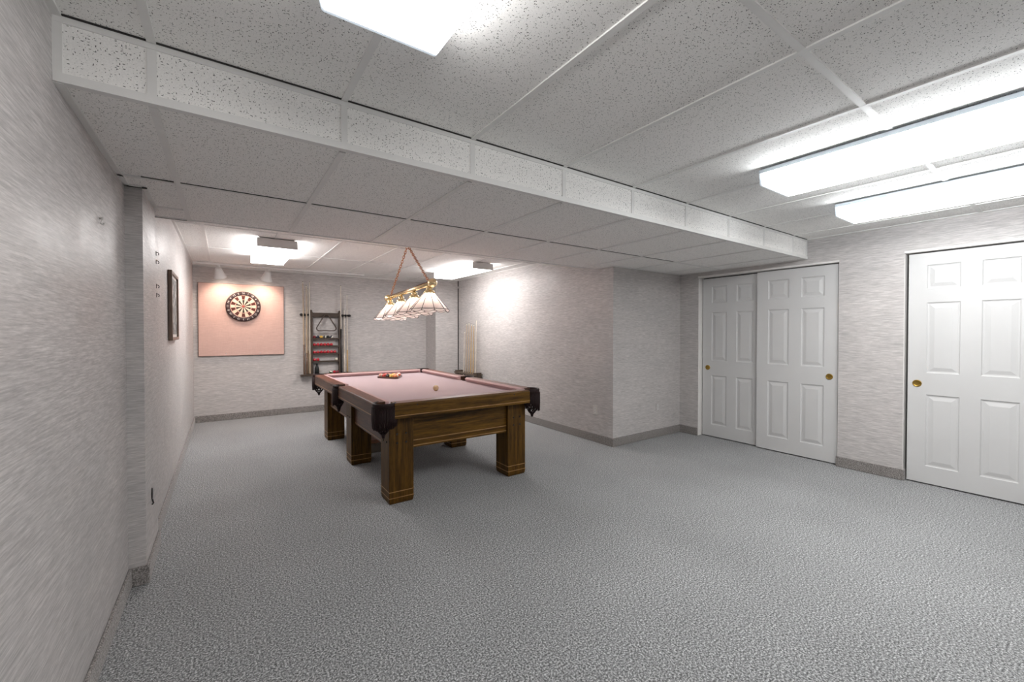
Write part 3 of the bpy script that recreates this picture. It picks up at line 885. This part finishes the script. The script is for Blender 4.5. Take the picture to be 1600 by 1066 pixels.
# ------------------------------------------------------------------ track with two spotlights
tr = thing('track_light', 'white ceiling track with two bell spotlights aimed at the dartboard', 'track light', (.24, 7.25, ZF - TH))
MB().box(-.60, 1.72, -.018, .018, -.026, 0).build('track', M['white_metal'], tr, bevel=.003)
MB().box(-.08, .06, -.022, .022, -.030, -.001).build('connector', M['white_metal'], tr, bevel=.003)
def spot(x, aim):
    piv = Vector((x, 0, -.075)); d = (Vector(aim) - piv).normalized()
    q = Vector((0, 0, -1)).rotation_difference(d).to_matrix().to_4x4()
    mt = Matrix.Translation(piv) @ q
    mb = MB()
    # bell: z runs negative along the beam
    mb.lathe([(0, .012), (.030, .010), (.040, -.002), (.046, -.022), (.055, -.06), (.068, -.098), (.080, -.122), (.082, -.134), (.077, -.136), (.073, -.124), (.058, -.088), (.045, -.05), (0, -.04)], 28, mt)
    h = mb.build('spot_shade', M['white_metal'], tr)
    mb = MB(); mb.cyl((x, 0, -.026), (x, 0, -.052), .020, .020, 14); mb.cyl((x, 0, -.05), tuple(piv), .011, .011, 10)
    for k in (-1, 1): mb.cyl((x + k * .010, 0, -.045), (x + k * .022, 0, -.072), .006, .006, 8)
    mb.build('swivel', M['white_metal'], h)
    mb = MB(); mb.lathe([(0, -.104), (.040, -.102), (.056, -.086), (.045, -.06), (0, -.048)], 20, mt)
    mb.build('spot_bulb', emit('spot_bulb_glow', (1, .88, .78), 10), h)
    ld = bpy.data.lights.new('spot_beam', 'SPOT'); ld.energy = SPOT_W; ld.color = (1, .80, .66); ld.spot_size = math.radians(130); ld.spot_blend = 1.0; ld.shadow_soft_size = .06
    lo = bpy.data.objects.new('spot_beam', ld); COL.objects.link(lo); lo.parent = tr
    lo.matrix_local = mt @ Matrix.Translation((0, 0, -.142))
spot(-.308, (-.20, .30, -.62)); spot(.305, (.20, .30, -.62))
# slotted vent gap in the alcove ceiling near the back wall
vt = thing('ceiling_vent', 'narrow dark slot vent in the alcove ceiling above the back wall', 'vent', (.84, 7.30, ZF - TH))
MB().box(-.16, .16, -.05, .05, -.010, 0).build('vent_frame', M['white_metal'], vt, bevel=.002)
for x0, x1 in ((-.15, -.005), (.005, .15)): MB().box(x0, x1, -.051, .012, -.0115, -.002).build('slot', M['shadow_gap'], vt)

# ------------------------------------------------------------------ wall rack for cues and balls
RX, RY = 1.41, YB
rk = thing('cue_rack', 'dark wooden wall rack with ball shelves and cue clips on the back wall', 'cue rack', (RX, RY, .628))
UX = .222
for s_ in (-1, 1):
    MB().box(s_ * UX - .018, s_ * UX + .018, -.075, -.002, 0, 1.045).build('upright', M['rack_wood_z'], rk, bevel=.004)
    MB().lathe([(0, 1.045), (.015, 1.045), (.012, 1.055), (.017, 1.066), (.010, 1.076), (0, 1.078)], 12, Matrix.Translation((s_ * UX, -.038, 0))).build('finial', M['rack_wood_z'], rk)
MB().box(-UX, UX, -.060, -.030, .960, 1.032).build('top_rail', M['rack_wood_x'], rk, bevel=.003)
MB().box(-.375, .395, -.030, -.006, .976, 1.012).build('clip_rail', M['rack_wood_x'], rk, bevel=.003)
for x in (-.372, -.325, -.275, .255, .297, .343, .388):
    mb = MB(); mb.cyl((x, -.02, .994), (x, -.095, .994), .013, .013, 12); mb.cyl((x, -.095, .994), (x, -.10, .994), .013, .009, 12)
    mb.cyl((x, -.03, .994), (x, -.048, .994), .022, .022, 14)
    mb.build('cue_clip', M['black_rubber'], rk)
SH = [(.598, 6), (.470, 6), (.344, 7), (.218, 3)]
for z, n_ in SH:
    mb = MB(); mb.box(-UX + .018, UX - .018, -.075, -.006, z - .014, z); mb.box(-UX + .018, UX - .018, -.082, -.075, z - .014, z + .010)
    mb.build('ball_shelf', M['rack_wood_x'], rk, bevel=.002)
mb = MB(); mb.box(-.395, .405, -.130, -.003, -.020, 0); mb.box(-.395, .405, -.136, -.130, -.020, .016)
mb.build('base_shelf', M['rack_wood_x'], rk, bevel=.003)
# balls on its shelves
rb = .0258
ordn = ['first', 'second', 'third', 'fourth', 'fifth', 'sixth', 'seventh']
def shelf_z(i): return .628 + SH[i][0] + rb
x0b = RX - .175
mix = [('maroon', 'dark red'), ('navy', 'dark blue'), ('yellow', 'yellow'), ('stripe_black', 'black and white'), ('black', 'black'), ('stripe_navy', 'dark and white striped')]
for i, (k_, nme) in enumerate(mix):
    ball(k_, (x0b + i * .0530, RY - .042, shelf_z(0)), '%s ball, %s from left on top shelf of wall rack' % (nme, ordn[i]), 'balls on the top shelf of the wall rack', rb, rot=(.9, .5 * i, .3))
for row, cnt in ((1, 6), (2, 7), (3, 2)):
    for i in range(cnt):
        ball('snooker', (x0b + i * .0530, RY - .042, shelf_z(row)), 'red ball, %s from left on %s shelf of wall rack' % (ordn[i], ordn[row]), 'red balls on the %s shelf of the wall rack' % ordn[row], rb)
ball('white', (RX + .168, RY - .042, shelf_z(3)), 'cream ball alone at the right end of the fourth shelf of the wall rack', None, rb)
for x, k_, nme in ((.075, 'stripe_green', 'green and white'), (.135, 'snooker', 'red'), (.190, 'maroon', 'dark red')):
    ball(k_, (RX + x, RY - .05, .628 + rb), '%s ball on the bottom board of the wall rack' % nme, 'balls on the bottom board of the wall rack', rb, rot=(.5, .3, 0))
# bottle
bt = thing('bottle', 'dark vase-shaped bottle standing on the bottom board under the red balls', 'bottle', (RX - .140, RY - .055, .628))
MB().lathe([(0, 0), (.030, 0), (.033, .004), (.034, .06), (.033, .095), (.025, .125), (.015, .148), (.013, .168), (.017, .172), (.017, .182), (.011, .184), (0, .184)], 24).build('bottle_body', plain('dark_glaze', (.012, .014, .014), .4, spec=.3), bt)
# hanging triangle on a peg
tri_sz = .225
triangle_frame('hanging_triangle', 'dark ball triangle hanging from the top rail of the wall rack', tri_sz, .014, .03, M['rack_wood_x'], (RX, RY - .095, .628 + .835), (-PI / 2, 0, PI))
MB().cyl((0, -.055, .985), (0, -.105, .985), .008, .010, 10).build('peg', M['rack_wood_x'], rk)

# cues (own axis +Z, butt at 0)
def cue(label, p_butt, p_tip, shaft='cue_maple', butt='cue_brown', buttlen=.42, ferr='white', grp=None, tip='black'):
    a, b_ = Vector(p_butt), Vector(p_tip); d = b_ - a; Lc = d.length
    q = Vector((0, 0, 1)).rotation_difference(d.normalized())
    t = thing('pool_cue', label, 'cue', tuple(a), group=grp)
    t.rotation_euler = q.to_euler()
    def R(z): return .0148 + (.0066 - .0148) * (z / Lc) ** .9
    mb = MB(); zs = [0, .006, buttlen * .5, buttlen]
    mb.lathe([(0, 0), (.0125, 0)] + [(R(z), z) for z in zs[1:]] + [(0, buttlen)], 14); mb.build('butt', M[butt], t)
    mb = MB(); zz = [buttlen + (Lc - .032 - buttlen) * i / 6 for i in range(7)]
    mb.lathe([(R(z), z) for z in zz], 14); mb.build('shaft', M[shaft], t)
    mb = MB(); mb.lathe([(R(Lc), Lc - .032), (R(Lc), Lc - .008)], 12); mb.build('ferrule', BM[ferr], t)
    mb = MB(); mb.lathe([(R(Lc), Lc - .008), (R(Lc) * .95, Lc - .002), (0, Lc)], 12); mb.build('cue_tip', M[tip], t)
    MB().lathe([(.0135, .000), (.0150, .002), (.0150, .016), (.0148, .018)], 14).build('bumper', M['black_rubber'], t)
    return t
ry = RY - .072; zb_ = .6285
g1 = 'cues in the wall rack'
cue('tan cue with dark butt at the far left of the wall rack', (1.075, ry, zb_), (1.060, ry, 2.165), 'cue_maple', 'cue_brown', .50, grp=g1)
cue('tan cue with brown butt, second from left in the wall rack', (1.113, ry - .012, zb_), (1.108, ry - .012, 2.105), 'cue_maple', 'cue_brown', .36, grp=g1)
cue('all pale cue, third from left in the wall rack', (1.138, ry + .030, zb_), (1.140, ry + .030, 2.06), 'cue_pale', 'cue_maple', .40, grp=g1)
cue('pale cue beside the left upright of the wall rack', (1.160, ry, zb_), (1.160, ry, 2.17), 'cue_pale', 'cue_maple', .35, grp=g1)
cue('cue with long black butt beside the right upright of the wall rack', (1.652, ry, zb_), (1.648, ry, 2.14), 'cue_pale', 'black', .76, grp=g1)
cue('short white cue in the middle of the right side of the wall rack', (1.706, ry, zb_), (1.703, ry, 1.725), 'cue_pale', 'cue_pale', .35, grp=g1)
cue('white cue at the far right of the wall rack', (1.753, ry, zb_), (1.751, ry, 1.985), 'cue_pale', 'cue_tan', .40, grp=g1)

# low cue stand against the right alcove wall
st = thing('cue_stand', 'low wooden cue stand against the right alcove wall behind the pool table', 'cue stand', (XR2 - BT - .002, 6.63, 0))
MB().box(-.155, -.002, -.37, .37, 0, .03).build('stand_base', M['stand_wood'], st, bevel=.003)
for y in (-.34, .34): MB().box(-.150, -.010, y - .03, y + .03, .03, .625).build('stand_end', M['rack_wood_z'], st, bevel=.004)
mb = MB()
mb.box(-.160, -.118, -.39, .39, .575, .602); mb.box(-.030, -.002, -.39, .39, .575, .602)
for k in range(8): y = -.31 + k * .0886; mb.box(-.119, -.029, y - .02, y + .02, .577, .600)
mb.build('cue_holder', M['stand_wood'], st, bevel=.002)
for k in range(5): y = -.10 + k * .10; MB().box(-.150, -.138, y - .022, y + .022, .03, .575).build('slat', M['rack_wood_z'], st)
MB().box(-.150, -.138, -.31, -.14, .03, .574).build('front_board', M['stand_wood'], st, bevel=.002)
g2 = 'cues in the low stand'
xs_ = XR2 - .09
slots = [-.31 + k * .0886 for k in range(8)]
def sy(k): return 6.63 + (slots[k] + slots[k + 1]) / 2
sp = [(4.9, 1.348, 'short white cue standing apart at the left of the low stand', 'cue_pale', 'cue_pale'),
      (4.05, 1.495, 'slim tan cue, second from left in the low stand', 'cue_maple', 'cue_brown'),
      (2.95, 1.505, 'tan cue, third from left in the low stand', 'cue_maple', 'cue_maple'),
      (2.0, 1.482, 'yellowish cue near the middle of the low stand', 'cue_tan', 'cue_tan'),
      (1.0, 1.470, 'golden cue with dark tip, second from right in the low stand', 'cue_tan', 'cue_tan'),
      (0.0, 1.548, 'tall cream cue at the right of the low stand', 'cue_pale', 'cue_maple')]
for i, (k, zt_, lab, sh_, bu_) in enumerate(sp):
    y = 6.63 + slots[0] + .0443 + k * .0886
    y = sy(int(round(k)))
    cue(lab, (xs_ - .01, y, .0305), (xs_ + .02, y + (.0), zt_), sh_, bu_, .40, grp=g2)

# ------------------------------------------------------------------ left alcove wall: picture, hooks; nail; outlets
pic = thing('framed_picture', 'narrow wood-framed dark picture on the left alcove wall', 'picture', (XL2, 4.62, 1.556))
fh, fy = .287, .285
mb = MB()
for (y0, y1, z0, z1) in ((-fy, -fy + .026, -fh, fh), (fy - .026, fy, -fh, fh), (-fy + .026, fy - .026, fh - .026, fh), (-fy + .026, fy - .026, -fh, -fh + .026)):
    mb.box(.002, .030, y0, y1, z0, z1)
mb.build('frame', wood('frame_walnut', (.07, .04, .025), (.20, .13, .09), 'z', .4), pic, bevel=.003)
def art():
    m, nt, b = new_mat('abstract_print')
    f = noise(nt, coords(nt, (1, 9, 6)), 2.2, 6, .7)
    r = ramp(nt, [(.36, (.035, .04, .04)), (.5, (.16, .16, .15)), (.62, (.55, .53, .5))])
    L(nt, f, r.inputs[0]); L(nt, r.outputs[0], b.inputs['Base Color']); b.inputs['Roughness'].default_value = .65
    return m
MB().box(.004, .016, -fy + .024, fy - .024, -fh + .024, fh - .024).build('mat_board', M['plate'], pic)
MB().box(.015, .0175, -fy + .05, fy - .05, -fh + .05, fh - .05).build('print', art(), pic)
hk = [(1.868, 'uppermost'), (1.812, 'second from top'), (1.648, 'third from top'), (1.588, 'lowest')]
h0 = None
for i, (z, nme) in enumerate(hk):
    lab = 'small dark hook on the left alcove wall, %s of four' % nme
    if h0 is None:
        h0 = thing('wall_hook', lab, 'hook', (XL2, 3.672, z), 0, 'hooks on the left alcove wall')
        MB().box(.0, .003, -.006, .006, -.014, .016).build('hook_plate', M['black'], h0, bevel=.001)
        MB().tube([(.003, 0, .008), (.010, 0, .007), (.015, 0, -.001), (.013, 0, -.008), (.009, 0, -.009)], .0024, 7).build('hook_arm', M['black'], h0)
    else:
        dup(h0, (XL2, 3.672, z), lab)
t = thing('picture_hanger', 'small silver picture nail on the near left wall', 'nail', (XL, 2.385, 1.797))
MB().tube([(.0, 0, .01), (.008, 0, .012), (.010, 0, .006), (.004, 0, -.008), (.012, 0, -.014), (.014, 0, -.006)], .0028, 7).build('hook_wire', M['steel'], t)
MB().cyl((0, 0, .012), (.012, 0, .016), .002, .004, 8).build('nail_head', M['steel'], t)
# dark cable hole on the pilaster
t = thing('wall_jack', 'black open wall jack low on the pilaster face', 'wall jack', (XP, 3.137, .41))
MB().lathe([(0, .006), (.020, .005), (.022, .003), (.023, 0), (0, 0)], 16, Matrix.Rotation(PI / 2, 4, 'Y') @ Matrix.Scale(1.5, 4, (1, 0, 0))).build('jack_plate', M['black'], t)
MB().tube([(.004, -.01, -.03), (.010, -.02, -.05), (.006, -.034, -.052)], .004, 7).build('cord_stub', M['black'], t)
def outlet(label, loc, rz, w_=.036, h_=.058, col=None):
    t = thing('wall_outlet', label, 'outlet', loc, rz)
    MB().box(-w_, w_, -.007, 0, -h_, h_).build('cover_plate', col or M['plate'], t, bevel=.003)
    for z in (-.02, .02):
        s_ = MB().box(-.014, .014, -.0095, -.0065, z - .013, z + .013).build('socket', M['white_metal'], t, bevel=.002)
        MB().box(-.007, -.004, -.0102, -.009, z - .004, z + .006).box(.004, .007, -.0102, -.009, z - .004, z + .006).build('slot', M['shadow_gap'], s_)
    MB().cyl((0, -.006, 0), (0, -.0085, 0), .003, .003, 8).build('screw', M['steel'], t)
    return t
outlet('pale outlet on the right alcove wall low near its outer corner', (XR2, 3.575, .388), -PI / 2)
outlet('papered outlet with white sockets on the partition beside the closet', (4.54, YF, .381), 0, .034, .056, M['paper'])
outlet('pale outlet on the right alcove wall farther back, just right of the pool table', (XR2, 4.93, .39), -PI / 2, .034, .056, M['paper'])
